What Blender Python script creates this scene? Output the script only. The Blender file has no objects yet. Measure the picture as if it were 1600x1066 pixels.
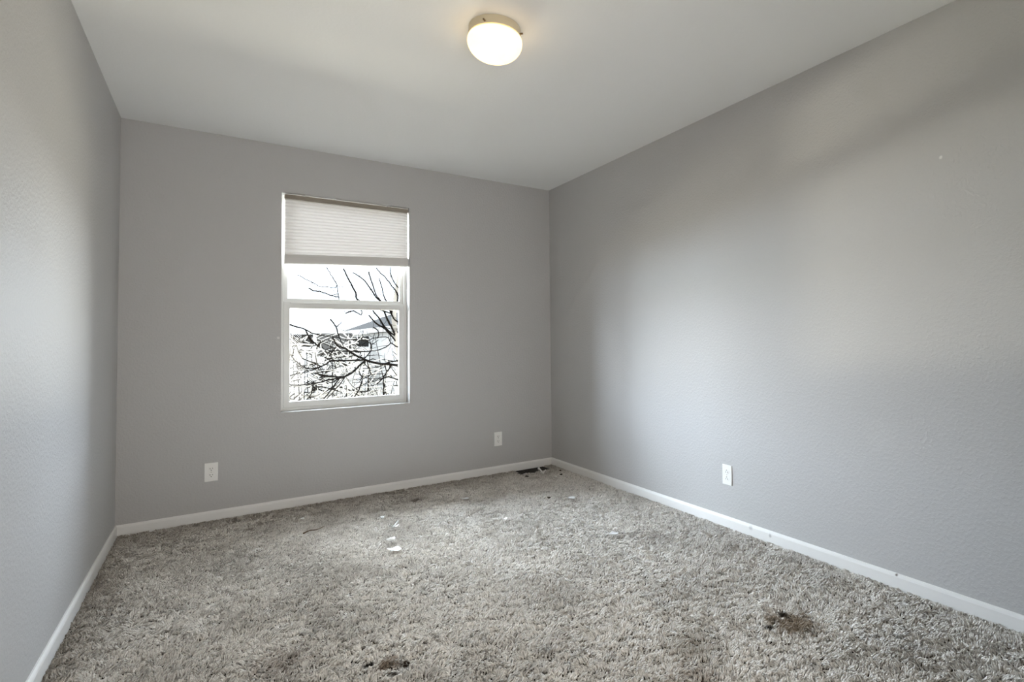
import bpy, bmesh, math, random
import numpy as np
from mathutils import Vector, Matrix

random.seed(7)
rng = np.random.default_rng(11)
SC = bpy.context.scene
COL = SC.collection
PI = math.pi

# ---------------------------------------------------------------- dimensions (metres)
# window wall is the plane y = 0, right wall x = 0, left wall x = -W, visible pile top z = 0
W, H, REAR = 2.908, 2.44, -4.75
WT = 0.16                       # wall thickness
FZ = -0.016                     # carpet backing
OX0, OX1, OZ0, OZ1 = -2.082, -1.235, 0.630, 2.121   # window opening

# ---------------------------------------------------------------- camera
cam_d = bpy.data.cameras.new('camera')
cam = bpy.data.objects.new('camera', cam_d)
COL.objects.link(cam)
cam.matrix_world = Matrix(((0.81745252, -0.00764657, -0.57594523, -2.42894978),
                           (-0.57583299, -0.03463551, -0.81683337, -4.19625478),
                           (-0.01370218, 0.99937076, -0.03271603, 1.08534272),
                           (0, 0, 0, 1)))
cam_d.sensor_fit = 'HORIZONTAL'
cam_d.sensor_width = 36.0
cam_d.lens = 844.047 / 1600 * 36.0
cam_d.shift_x = (800 - 935.533) / 1600
cam_d.shift_y = (504.114 - 533) / 1600
cam_d.clip_start = 0.02
SC.camera = cam

# ---------------------------------------------------------------- view
vs = SC.view_settings
vs.view_transform = 'Standard'
vs.look = 'None'
vs.exposure = 0.32
vs.gamma = 1.0
vs.use_curve_mapping = False
SC.display_settings.display_device = 'sRGB'
cy = SC.cycles
cy.max_bounces = 16
cy.diffuse_bounces = 12
cy.transparent_max_bounces = 16
cy.sample_clamp_indirect = 6.0
cy.use_denoising = True
cy.denoising_prefilter = 'NONE'

# ---------------------------------------------------------------- world: bright winter sky over sunlit pale ground
SKY, GROUND = 2.4, 2.0
world = bpy.data.worlds.new('world')
SC.world = world
world.use_nodes = True
wn, wl = world.node_tree.nodes, world.node_tree.links
wn.clear()
wo = wn.new('ShaderNodeOutputWorld'); wb = wn.new('ShaderNodeBackground')
tc = wn.new('ShaderNodeTexCoord'); sx = wn.new('ShaderNodeSeparateXYZ')
mr = wn.new('ShaderNodeMapRange'); mr.inputs['From Min'].default_value = -0.02; mr.inputs['From Max'].default_value = 0.03
mx = wn.new('ShaderNodeMix'); mx.data_type = 'RGBA'
mx.inputs['A'].default_value = (1.00 * GROUND, 0.90 * GROUND, 0.72 * GROUND, 1)
mx.inputs['B'].default_value = (0.86 * SKY, 0.93 * SKY, 1.06 * SKY, 1)
wl.new(tc.outputs['Generated'], sx.inputs[0]); wl.new(sx.outputs['Z'], mr.inputs['Value'])
wl.new(mr.outputs[0], mx.inputs['Factor']); wl.new(mx.outputs['Result'], wb.inputs['Color'])
wl.new(wb.outputs[0], wo.inputs[0])

# daylight portal just outside the window (guides sampling of the sky, gives no light itself)
def area_light(name, loc, target, sx_, sy_, power, color=(1, 1, 1), portal=False):
    l = bpy.data.lights.new(name, 'AREA'); l.shape = 'RECTANGLE'
    l.size, l.size_y, l.energy, l.color = sx_, sy_, power, color
    o = bpy.data.objects.new(name, l); COL.objects.link(o)
    o.location = loc
    o.rotation_euler = (Vector(target) - Vector(loc)).to_track_quat('-Z', 'Y').to_euler()
    l.cycles.is_portal = portal
    return o
# daylight arriving at the window: cool sky from above the horizon, a warm band of sunlit yards below it
def sky_light(x, w, power): area_light('sky_daylight', (x, 5.0, 3.6), (x, -1, 3.6), w, 5.0, power, (0.76, 0.85, 1.0))
def yard_light(x, z, w, h, power): area_light('yard_daylight', (x, 5.0, z), (x, -1, z), w, h, power, (1.0, 0.92, 0.75))
sky_light(-4.5, 5.0, 5900)
sky_light(-9.0, 4.0, 1550)
sky_light(0.75, 5.5, 1950)
area_light('sky_daylight', (-1.6, 5.0, 5.6), (-1.6, -1, 3.6), 3.0, 5.0, 1350, (0.84, 0.90, 1.0))
yard_light(-4.5, 0.55, 5.0, 1.3, 520)
yard_light(-9.0, 0.55, 4.0, 1.3, 140)
yard_light(0.75, -0.65, 5.5, 1.9, 900)
yard_light(-1.9, -1.95, 3.4, 2.0, 60)
# sun glint thrown up from the yard on the left
area_light('sun_glint', (-4.18, 6.0, 0.20), (-1.6, 0.0, 1.4), 0.30, 0.30, 330, (1.0, 0.92, 0.76))
# added fill lamp, unseen at the rear wall, brightens back wall and ceiling
rear_fill = area_light('rear_fill_light', (-1.95, REAR + 0.05, 1.10), (-1.6, 0, 1.85), 1.1, 2.0, 19.5, (1.0, 0.93, 0.85))
rear_fill.data.spread = math.radians(110)

# ---------------------------------------------------------------- materials
def new_mat(name):
    m = bpy.data.materials.new(name); m.use_nodes = True
    n, l = m.node_tree.nodes, m.node_tree.links
    b = n['Principled BSDF']
    return m, n, l, b

def plain(name, color, rough=0.5, spec=0.4, bump=0.0, scale=80.0, metal=0.0):
    m, n, l, b = new_mat(name)
    b.inputs['Base Color'].default_value = (*color, 1)
    b.inputs['Roughness'].default_value = rough
    b.inputs['Specular IOR Level'].default_value = spec
    b.inputs['Metallic'].default_value = metal
    if bump:
        g = n.new('ShaderNodeNewGeometry'); t = n.new('ShaderNodeTexNoise')
        t.inputs['Scale'].default_value = scale; t.inputs['Detail'].default_value = 3
        bp = n.new('ShaderNodeBump'); bp.inputs['Strength'].default_value = 1.0; bp.inputs['Distance'].default_value = bump
        l.new(g.outputs['Position'], t.inputs['Vector']); l.new(t.outputs['Fac'], bp.inputs['Height'])
        l.new(bp.outputs[0], b.inputs['Normal'])
    return m

def spots_over(m, base, spots):
    """mix small irregular marks (x, y, z, radius, colour, strength) into a material's base colour"""
    n, l = m.node_tree.nodes, m.node_tree.links
    b = n['Principled BSDF']
    g = n.new('ShaderNodeNewGeometry')
    nz = n.new('ShaderNodeTexNoise'); nz.inputs['Scale'].default_value = 35; nz.inputs['Detail'].default_value = 3
    l.new(g.outputs['Position'], nz.inputs['Vector'])
    cur = base
    for (x, y, z, r, c, s) in spots:
        d = n.new('ShaderNodeVectorMath'); d.operation = 'DISTANCE'
        l.new(g.outputs['Position'], d.inputs[0]); d.inputs[1].default_value = (x, y, z)
        # distance / r + (noise-0.5)*1.4
        a = n.new('ShaderNodeMath'); a.operation = 'MULTIPLY_ADD'; a.inputs[1].default_value = 1.0 / r
        l.new(d.outputs['Value'], a.inputs[0])
        q = n.new('ShaderNodeMath'); q.operation = 'MULTIPLY_ADD'; q.inputs[1].default_value = 2.2; q.inputs[2].default_value = -1.1
        l.new(nz.outputs['Fac'], q.inputs[0]); l.new(q.outputs[0], a.inputs[2])
        mr_ = n.new('ShaderNodeMapRange'); mr_.inputs['From Min'].default_value = 1.1; mr_.inputs['From Max'].default_value = 0.5
        mr_.inputs['To Max'].default_value = s
        l.new(a.outputs[0], mr_.inputs['Value'])
        mix = n.new('ShaderNodeMix'); mix.data_type = 'RGBA'
        l.new(mr_.outputs[0], mix.inputs['Factor'])
        if isinstance(cur, tuple): mix.inputs['A'].default_value = (*cur, 1)
        else: l.new(cur, mix.inputs['A'])
        mix.inputs['B'].default_value = (*c, 1)
        cur = mix.outputs['Result']
    l.new(cur, b.inputs['Base Color'])

WALLC = (0.49, 0.482, 0.476)
def wall_mat():
    m, n, l, b = new_mat('painted orange peel drywall')
    b.inputs['Roughness'].default_value = 0.55; b.inputs['Specular IOR Level'].default_value = 0.3
    g = n.new('ShaderNodeNewGeometry')
    t = n.new('ShaderNodeTexNoise'); t.inputs['Scale'].default_value = 75; t.inputs['Detail'].default_value = 3; t.inputs['Roughness'].default_value = 0.55
    r = n.new('ShaderNodeMapRange'); r.inputs['From Min'].default_value = 0.42; r.inputs['From Max'].default_value = 0.68
    bp = n.new('ShaderNodeBump'); bp.inputs['Strength'].default_value = 0.5; bp.inputs['Distance'].default_value = 0.0016
    l.new(g.outputs['Position'], t.inputs['Vector']); l.new(t.outputs['Fac'], r.inputs['Value'])
    l.new(r.outputs[0], bp.inputs['Height']); l.new(bp.outputs[0], b.inputs['Normal'])
    spots_over(m, WALLC, [(-2.098, 0, 1.131, 0.008, (0.72, 0.70, 0.68), 0.8),
                          (0, -3.213, 1.819, 0.006, (0.75, 0.74, 0.72), 0.8),
                          (0, -2.93, 0.63, 0.07, (0.58, 0.57, 0.55), 0.15)])
    return m
M_WALL = wall_mat()
M_CEIL = plain('flat white ceiling paint', (0.87, 0.872, 0.86), 0.8, 0.15, 0.0006, 70)
M_TRIM = plain('white trim paint', (0.80, 0.79, 0.77), 0.4, 0.4)
spots_over(M_TRIM, (0.80, 0.79, 0.77), [(-0.012, -2.984, 0.05, 0.008, (0.12, 0.10, 0.08), 0.95),
                                         (-0.012, -2.20, 0.035, 0.018, (0.45, 0.44, 0.43), 0.6),
                                         (-0.012, -2.33, 0.03, 0.012, (0.35, 0.34, 0.33), 0.7)])
M_VINYL = plain('white vinyl window profile', (0.72, 0.72, 0.70), 0.35, 0.4)
M_PLATE = plain('white plastic outlet', (0.86, 0.85, 0.82), 0.3, 0.5)
M_SLOT = plain('dark outlet slots', (0.03, 0.028, 0.025), 0.6, 0.2)
M_SCREW = plain('painted steel screw', (0.55, 0.54, 0.52), 0.35, 0.5, metal=0.3)
M_PAN = plain('cream enamel light pan', (0.66, 0.58, 0.42), 0.4, 0.4)
M_BRASS = plain('dark brass thumb screw', (0.16, 0.11, 0.06), 0.4, 0.5, metal=0.6)
M_VENT = plain('dark brown metal register', (0.016, 0.013, 0.010), 0.5, 0.4)
M_HEAD = plain('tan shade headrail', (0.27, 0.235, 0.195), 0.5, 0.3)
M_RAIL = plain('off white shade rail', (0.62, 0.60, 0.58), 0.4, 0.35)
M_WHITE = plain('white plastic scrap', (0.85, 0.84, 0.81), 0.5, 0.4)
M_PAPER = plain('torn white paper', (0.86, 0.86, 0.85), 0.8, 0.1)
M_LINT = plain('pale grey lint', (0.62, 0.61, 0.60), 0.9, 0.1)
M_SHARD = plain('grey plastic shard', (0.55, 0.55, 0.53), 0.25, 0.6)
M_DARK = plain('dark brown crumb', (0.03, 0.022, 0.015), 0.8, 0.1)
M_TWIG = plain('dry brown splinter', (0.13, 0.09, 0.055), 0.8, 0.1)

def glass_mat():
    m = bpy.data.materials.new('clear window glass'); m.use_nodes = True
    n, l = m.node_tree.nodes, m.node_tree.links; n.clear()
    o = n.new('ShaderNodeOutputMaterial'); tr = n.new('ShaderNodeBsdfTransparent'); gl = n.new('ShaderNodeBsdfGlossy')
    gl.inputs['Roughness'].default_value = 0.0
    tr.inputs['Color'].default_value = (0.93, 0.95, 0.94, 1)
    mixs = n.new('ShaderNodeMixShader'); mixs.inputs['Fac'].default_value = 0.015
    l.new(tr.outputs[0], mixs.inputs[1]); l.new(gl.outputs[0], mixs.inputs[2]); l.new(mixs.outputs[0], o.inputs[0])
    return m
M_GLASS = glass_mat()

def fabric_mat():
    m = bpy.data.materials.new('translucent pleated fabric'); m.use_nodes = True
    n, l = m.node_tree.nodes, m.node_tree.links; n.clear()
    o = n.new('ShaderNodeOutputMaterial'); d = n.new('ShaderNodeBsdfDiffuse'); t = n.new('ShaderNodeBsdfTranslucent')
    d.inputs['Color'].default_value = (0.78, 0.77, 0.75, 1); t.inputs['Color'].default_value = (0.78, 0.72, 0.66, 1)
    mixs = n.new('ShaderNodeMixShader'); mixs.inputs['Fac'].default_value = 0.019
    l.new(d.outputs[0], mixs.inputs[1]); l.new(t.outputs[0], mixs.inputs[2]); l.new(mixs.outputs[0], o.inputs[0])
    return m
M_FABRIC = fabric_mat()

def globe_mat():
    m = bpy.data.materials.new('lit opal glass'); m.use_nodes = True
    n, l = m.node_tree.nodes, m.node_tree.links
    b = n['Principled BSDF']
    b.inputs['Base Color'].default_value = (0.8, 0.78, 0.72, 1); b.inputs['Roughness'].default_value = 0.25
    b.inputs['Emission Color'].default_value = (1.0, 0.68, 0.29, 1); b.inputs['Emission Strength'].default_value = 1.75
    return m
M_GLOBE = globe_mat()

# ---------------------------------------------------------------- mesh helpers
def link(name, bm, mat, parent=None, smooth=False, loc=None):
    me = bpy.data.meshes.new(name)
    bmesh.ops.recalc_face_normals(bm, faces=bm.faces)
    bm.to_mesh(me); bm.free()
    me.materials.append(mat)
    if smooth:
        for p in me.polygons: p.use_smooth = True
    o = bpy.data.objects.new(name, me); COL.objects.link(o)
    if parent: o.parent = parent
    if loc: o.location = loc
    return o

def empty(name, loc=(0, 0, 0), rot=(0, 0, 0)):
    o = bpy.data.objects.new(name, None); COL.objects.link(o)
    o.location = loc; o.rotation_euler = rot; o.empty_display_size = 0.1
    return o

def tag(o, label, cat, group=None):
    o['label'] = label; o['category'] = cat
    if group: o['group'] = group
    return o

def struct(o):
    o['kind'] = 'structure'; return o

def box(bm, x0, x1, y0, y1, z0, z1, bev=0.0, seg=2):
    r = bmesh.ops.create_cube(bm, size=1.0)
    vs_ = r['verts']
    for v in vs_:
        v.co.x = x0 if v.co.x < 0 else x1
        v.co.y = y0 if v.co.y < 0 else y1
        v.co.z = z0 if v.co.z < 0 else z1
    if bev:
        es = list({e for v in vs_ for e in v.link_edges})
        bmesh.ops.bevel(bm, geom=es, offset=bev, segments=seg, affect='EDGES', profile=0.7)
    return vs_

def ring_frame(bm, x0, x1, z0, z1, w, y0, y1, wt=None, wb=None):
    """rectangular ring in the xz plane with member width w"""
    wt = w if wt is None else wt; wb = w if wb is None else wb
    out = [(x0, z0), (x1, z0), (x1, z1), (x0, z1)]
    inn = [(x0 + w, z0 + wb), (x1 - w, z0 + wb), (x1 - w, z1 - wt), (x0 + w, z1 - wt)]
    V = {}
    for k, y in (('f', y0), ('b', y1)):
        for i in range(4):
            V[k, 'o', i] = bm.verts.new((out[i][0], y, out[i][1]))
            V[k, 'i', i] = bm.verts.new((inn[i][0], y, inn[i][1]))
    for i in range(4):
        j = (i + 1) % 4
        bm.faces.new((V['f', 'o', i], V['f', 'o', j], V['f', 'i', j], V['f', 'i', i]))
        bm.faces.new((V['b', 'o', i], V['b', 'i', i], V['b', 'i', j], V['b', 'o', j]))
        bm.faces.new((V['f', 'o', i], V['b', 'o', i], V['b', 'o', j], V['f', 'o', j]))
        bm.faces.new((V['f', 'i', i], V['f', 'i', j], V['b', 'i', j], V['b', 'i', i]))

def bevel_mod(o, w=0.002, seg=2):
    m = o.modifiers.new('bevel', 'BEVEL'); m.width = w; m.segments = seg; m.limit_method = 'ANGLE'
    return o

def tube(bm, pts, radii, sides=6, sub=3, jitter=0.0):
    """swept round limb along a smoothed polyline"""
    P = [Vector(p) for p in pts]
    Q, R = [], []
    n = len(P)
    for i in range(n - 1):
        p0, p1, p2, p3 = P[max(i - 1, 0)], P[i], P[i + 1], P[min(i + 2, n - 1)]
        for k in range(sub):
            t = k / sub
            q = 0.5 * ((2 * p1) + (p2 - p0) * t + (2 * p0 - 5 * p1 + 4 * p2 - p3) * t * t + (3 * p1 - p0 - 3 * p2 + p3) * t ** 3)
            if jitter and (i or k): q += Vector((random.gauss(0, jitter), random.gauss(0, jitter), random.gauss(0, jitter)))
            Q.append(q); R.append(radii[i] * (1 - t) + radii[i + 1] * t)
    Q.append(P[-1]); R.append(radii[-1])
    rings = []
    for i, q in enumerate(Q):
        d = (Q[min(i + 1, len(Q) - 1)] - Q[max(i - 1, 0)])
        d = d.normalized() if d.length > 1e-9 else Vector((0, 0, 1))
        a = d.cross(Vector((0.13, 0.31, 0.94)))
        if a.length < 1e-3: a = d.cross(Vector((1, 0, 0)))
        a.normalize(); b = d.cross(a)
        rings.append([bm.verts.new(q + (a * math.cos(2 * PI * s / sides) + b * math.sin(2 * PI * s / sides)) * R[i]) for s in range(sides)])
    for r0, r1 in zip(rings, rings[1:]):
        for s in range(sides):
            bm.faces.new((r0[s], r0[(s + 1) % sides], r1[(s + 1) % sides], r1[s]))
    bm.faces.new(rings[0][::-1]); bm.faces.new(rings[-1])

def lathe(bm, prof, n=64):
    rings = []
    for r, z in prof:
        if r < 1e-6: rings.append([bm.verts.new((0, 0, z))])
        else: rings.append([bm.verts.new((r * math.cos(2 * PI * i / n), r * math.sin(2 * PI * i / n), z)) for i in range(n)])
    for a, b in zip(rings, rings[1:]):
        for i in range(n):
            j = (i + 1) % n
            if len(a) == 1 and len(b) == 1: continue
            if len(a) == 1: bm.faces.new((a[0], b[j], b[i]))
            elif len(b) == 1: bm.faces.new((a[i], a[j], b[0]))
            else: bm.faces.new((a[i], a[j], b[j], b[i]))

# ---------------------------------------------------------------- room shell
bm = bmesh.new(); box(bm, -W - WT, WT, REAR - WT, WT, FZ - 0.10, FZ)
M_BACKING = plain('carpet backing', (0.04, 0.034, 0.026), 0.95, 0.05)  # soiled base, coloured darker still to put shade into the tuft gaps
struct(link('floor', bm, M_BACKING))
bm = bmesh.new(); box(bm, -W - WT, WT, REAR - WT, WT, H, H + 0.12)
struct(link('ceiling', bm, M_CEIL))
bm = bmesh.new(); box(bm, -W - WT, -W, REAR - WT, WT, FZ, H)
struct(link('wall_left', bm, M_WALL))
bm = bmesh.new(); box(bm, 0, WT, REAR - WT, WT, FZ, H)
struct(link('wall_right', bm, M_WALL))
bm = bmesh.new(); box(bm, -W, 0, REAR - WT, REAR, FZ, H)
struct(link('wall_rear', bm, M_WALL))
# window wall with its opening: one watertight slab, drywall returns included, soft bullnose on the opening edge
bm = bmesh.new()
xs, zs = [-W, OX0, OX1, 0], [FZ, OZ0, OZ1, H]
V = {}
for y in (0, WT):
    for i, x in enumerate(xs):
        for k, z in enumerate(zs): V[y, i, k] = bm.verts.new((x, y, z))
for y in (0, WT):
    for i in range(3):
        for k in range(3):
            if (i, k) != (1, 1): bm.faces.new((V[y, i, k], V[y, i + 1, k], V[y, i + 1, k + 1], V[y, i, k + 1]))
loop = [(1, 1), (2, 1), (2, 2), (1, 2)]
for a, b in zip(loop, loop[1:] + loop[:1]):
    bm.faces.new((V[(0, *a)], V[(0, *b)], V[(WT, *b)], V[(WT, *a)]))
loop = [(0, 0), (1, 0), (2, 0), (3, 0), (3, 1), (3, 2), (3, 3), (2, 3), (1, 3), (0, 3), (0, 2), (0, 1)]
for a, b in zip(loop, loop[1:] + loop[:1]):
    bm.faces.new((V[(0, *a)], V[(0, *b)], V[(WT, *b)], V[(WT, *a)]))
inner = [e for e in bm.edges if all(v.co.y == 0 and v.co.x in (OX0, OX1) or v.co.y == 0 and abs(v.co.x - OX0) < 1e-6 or v.co.y == 0 and abs(v.co.x - OX1) < 1e-6 for v in e.verts)
         and all(OZ0 - 1e-6 < v.co.z < OZ1 + 1e-6 for v in e.verts)]
bmesh.ops.bevel(bm, geom=inner, offset=0.004, segments=2, affect='EDGES')
struct(link('wall_back', bm, M_WALL))

# baseboards: flat face with an eased top, mitred in the corners
BH, BT = 0.0526, 0.0125
prof = [(0, FZ), (BT, FZ), (BT, BH - 0.014), (BT - 0.0025, BH - 0.007), (0.0045, BH), (0, BH)]
def baseboard(name, a, b, inward, m0, m1):
    bm = bmesh.new()
    a, b, n_ = Vector(a), Vector(b), Vector(inward)
    d = (b - a).normalized()
    R0 = [bm.verts.new(a + n_ * t + d * (t if m0 else 0) + Vector((0, 0, z))) for t, z in prof]
    R1 = [bm.verts.new(b + n_ * t - d * (t if m1 else 0) + Vector((0, 0, z))) for t, z in prof]
    k = len(prof)
    for i in range(k):
        bm.faces.new((R0[i], R0[(i + 1) % k], R1[(i + 1) % k], R1[i]))
    bm.faces.new(R0[::-1]); bm.faces.new(R1)
    return struct(link(name, bm, M_TRIM))
baseboard('baseboard_back', (-W, 0, 0), (0, 0, 0), (0, -1, 0), True, True)
baseboard('baseboard_left', (-W, REAR, 0), (-W, 0, 0), (1, 0, 0), True, True)
baseboard('baseboard_right', (0, 0, 0), (0, REAR, 0), (-1, 0, 0), True, True)
baseboard('baseboard_rear', (0, REAR, 0), (-W, REAR, 0), (0, 1, 0), True, True)

# ---------------------------------------------------------------- window (single hung vinyl)
win = struct(empty('window_1', ((OX0 + OX1) / 2, 0.12, OZ0)))
def wpart(name, bm, mat, par=None, bev=0.0015):
    o = link(name, bm, mat)
    if bev: bevel_mod(o, bev)
    p = par or win
    o.parent = p
    o.matrix_parent_inverse = p.matrix_world.inverted() if p is not win else Matrix.Translation(-Vector(win.location))
    return o
bm = bmesh.new(); ring_frame(bm, OX0, OX1, OZ0, OZ1, 0.020, 0.084, WT - 0.005)
fr = wpart('window_frame', bm, M_VINYL)
bm = bmesh.new()
ring_frame(bm, OX0 + 0.020, OX1 - 0.020, 1.352, OZ1 - 0.020, 0.026, 0.108, 0.128, wb=0.054)
us = wpart('upper_sash', bm, M_VINYL)
bm = bmesh.new(); box(bm, OX0 + 0.040, OX1 - 0.040, 0.112, 0.116, 1.39, OZ1 - 0.040)
wpart('upper_pane', bm, M_GLASS, us, 0)
bm = bmesh.new(); ring_frame(bm, OX0 + 0.0205, OX1 - 0.0205, OZ0 + 0.0205, 1.382, 0.037, 0.0845, 0.104, wt=0.046, wb=0.041)
box(bm, OX0 + 0.06, OX1 - 0.06, 0.0795, 0.0845, 1.366, 1.377)          # lift lip on the meeting rail
ls = wpart('lower_sash', bm, M_VINYL)
bm = bmesh.new(); box(bm, OX0 + 0.050, OX1 - 0.050, 0.089, 0.093, OZ0 + 0.055, 1.345)
wpart('lower_pane', bm, M_GLASS, ls, 0)

# ---------------------------------------------------------------- cellular shade, hung a little crooked
SX0, SX1 = -2.064, -1.241
shade = tag(empty('cellular_shade', ((SX0 + SX1) / 2, 0.03, OZ1)),
            'off-white pleated cellular shade pulled down over the window top', 'window shade')
inv = Matrix.Translation(-Vector(shade.location))
def spart(name, bm, mat, par=None, smooth=False):
    o = link(name, bm, mat, smooth=smooth); o.parent = par or shade
    o.matrix_parent_inverse = inv
    return o
bm = bmesh.new(); box(bm, SX0, SX1, 0.008, 0.052, 2.084, 2.111, 0.004)
hr = spart('headrail', bm, M_HEAD); hr['label'] = 'tan headrail'
bm = bmesh.new()
for x in (-1.93, -1.38):
    bm = bmesh.new(); box(bm, x - 0.012, x + 0.012, 0.010, 0.050, 2.110, 2.121)
    spart('mounting_clip', bm, M_SCREW)
def zbot(x, l, r): return l + (r - l) * (x - SX0) / (SX1 - SX0)
bm = bmesh.new()
NP, NX = 17, 24
for layer in (0,):
    rows = []
    for k in range(2 * NP + 1):
        row = []
        for i in range(NX + 1):
            x = SX0 + 0.002 + (SX1 - SX0 - 0.004) * i / NX
            zt, zb = 2.086, zbot(x, 1.698, 1.733)
            s = k / (2 * NP)
            z = zt + (zb - zt) * s
            amp = 0.0085 if k % 2 else 0.0
            y = 0.030 + (amp if layer else -amp) + 0.0003 * math.sin(i * 1.7 + k)
            z += 0.0005 * math.sin(i * 0.9 + k * 2.3)
            row.append(bm.verts.new((x, y, z)))
        rows.append(row)
    for a, b in zip(rows, rows[1:]):
        for i in range(NX): bm.faces.new((a[i], a[i + 1], b[i + 1], b[i]))
spart('pleated_fabric', bm, M_FABRIC)
bm = bmesh.new()                                  # bottom rail: rounded section swept along the crooked line
sec = [(0.016, 0), (0.012, -0.004), (0.010, -0.02), (0.009, -0.045), (0.011, -0.060), (0.018, -0.065), (0.042, -0.065), (0.048, -0.058), (0.048, -0.004), (0.044, 0)]
R = []
for x in (SX0, SX1):
    R.append([bm.verts.new((x, y, zbot(x, 1.699, 1.734) + z)) for y, z in sec])
for i in range(len(sec)):
    j = (i + 1) % len(sec); bm.faces.new((R[0][i], R[0][j], R[1][j], R[1][i]))
bm.faces.new(R[0][::-1]); bm.faces.new(R[1])
br = spart('bottom_rail', bm, M_RAIL)
bm = bmesh.new(); box(bm, -1.40, -1.188, -0.012, 0.012, 1.6655, 1.6685, 0.001)
spart('pull_tab', bm, M_RAIL, br)
bm = bmesh.new(); box(bm, -2.052, -2.028, 0.000, 0.010, 1.622, 1.660, 0.004)
cl = spart('cord_clip', bm, M_WHITE, br)
cl['label'] = 'small white plastic clip on the left end of the rail'

# ---------------------------------------------------------------- duplex outlets
def make_outlet(label):
    t = tag(empty('power_outlet'), label, 'outlet', 'white duplex wall outlets')
    bm = bmesh.new(); box(bm, -0.0345, 0.0345, -0.0055, 0, -0.057, 0.057, 0.0025, 3)
    link('cover_plate', bm, M_PLATE, t)
    for s in (1, -1):
        bm = bmesh.new()
        n = 28; f, b = [], []
        for i in range(n):
            a = 2 * PI * i / n
            x, z = 0.0168 * math.cos(a), 0.0168 * math.sin(a)
            z = max(-0.0137, min(0.0137, z))
            f.append(bm.verts.new((x * 0.97, -0.0078, s * 0.0195 + z * 0.97))); b.append(bm.verts.new((x, -0.005, s * 0.0195 + z)))
        bm.faces.new(f)
        for i in range(n): bm.faces.new((f[i], f[(i + 1) % n], b[(i + 1) % n], b[i]))
        rc = link('receptacle', bm, M_PLATE, t)
        for x, w, h in ((-0.0063, 0.0024, 0.0090), (0.0063, 0.0024, 0.0075)):
            bm = bmesh.new(); box(bm, x - w / 2, x + w / 2, -0.0082, -0.0070, s * 0.0195 + 0.0035 - h / 2, s * 0.0195 + 0.0035 + h / 2)
            o = link('slot', bm, M_SLOT, rc); o['label'] = 'dark slot'
        bm = bmesh.new()
        r = bmesh.ops.create_cone(bm, cap_ends=True, segments=14, radius1=0.0027, radius2=0.0027, depth=0.0012)
        bmesh.ops.rotate(bm, verts=r['verts'], cent=(0, 0, 0), matrix=Matrix.Rotation(PI / 2, 3, 'X'))
        bmesh.ops.translate(bm, verts=r['verts'], vec=(0, -0.0076, s * 0.0195 - 0.0075))
        o = link('ground_hole', bm, M_SLOT, rc); o['label'] = 'dark round hole'
    bm = bmesh.new()
    r = bmesh.ops.create_uvsphere(bm, u_segments=14, v_segments=8, radius=0.0032)
    for v in r['verts']: v.co.y = v.co.y * 0.4 - 0.0055
    link('screw', bm, M_SCREW, t, True)
    return t
def copy_tree(o, parent=None):
    c = o.copy(); COL.objects.link(c); c.parent = parent
    for ch in o.children: copy_tree(ch, c)
    return c
o1 = make_outlet('white duplex outlet low on the window wall, left of the window')
o1.location = (-2.457, 0, 0.293)
o2 = copy_tree(o1); o2['label'] = 'white duplex outlet on the window wall near the far corner above the vent'
o2.location = (-0.514, 0, 0.275)
o3 = copy_tree(o1); o3['label'] = 'white duplex outlet on the right-hand wall above its baseboard'
o3.location = (0, -2.030, 0.293); o3.rotation_euler = (0, PI, -PI / 2)

# ---------------------------------------------------------------- ceiling light
LX, LY = -1.459, -2.070
lamp = tag(empty('ceiling_light', (LX, LY, H)), 'lit flush-mount ceiling light with opal glass mushroom globe', 'ceiling light')
bm = bmesh.new(); lathe(bm, [(0, 0), (0.109, 0), (0.1105, -0.002), (0.1105, -0.036), (0.110, -0.038), (0.100, -0.038), (0.095, -0.030)])
link('mounting_pan', bm, M_PAN, lamp, True).data.polygons
bevel_mod(lamp.children[0], 0.001)
gp = [(0.098, -0.030), (0.100, -0.037), (0.107, -0.040), (0.1135, -0.045), (0.1165, -0.053), (0.1170, -0.062)]
for i in range(1, 15):
    a = i / 14 * PI / 2
    gp.append((0.1170 * math.cos(a) ** 0.95 if i < 14 else 0, -0.062 - 0.078 * math.sin(a)))
bm = bmesh.new(); lathe(bm, gp)
g_ = link('globe', bm, M_GLOBE, lamp, True); g_['label'] = 'glowing white glass globe'
to_cam = math.atan2(-4.196 - LY, -2.429 - LX)
for da in (-0.38, 1.30, 3.55):
    bm = bmesh.new()
    r = bmesh.ops.create_cone(bm, cap_ends=True, segments=14, radius1=0.004, radius2=0.0035, depth=0.012)
    a = to_cam + da
    bmesh.ops.rotate(bm, verts=r['verts'], cent=(0, 0, 0), matrix=Matrix.Rotation(PI / 2, 3, 'Y'))
    bmesh.ops.translate(bm, verts=r['verts'], vec=(0.117, 0, -0.029))
    bmesh.ops.rotate(bm, verts=bm.verts, cent=(0, 0, 0), matrix=Matrix.Rotation(a, 3, 'Z'))
    o = link('thumb_screw', bm, M_BRASS, lamp, True); o['label'] = 'dark thumb screw'

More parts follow.
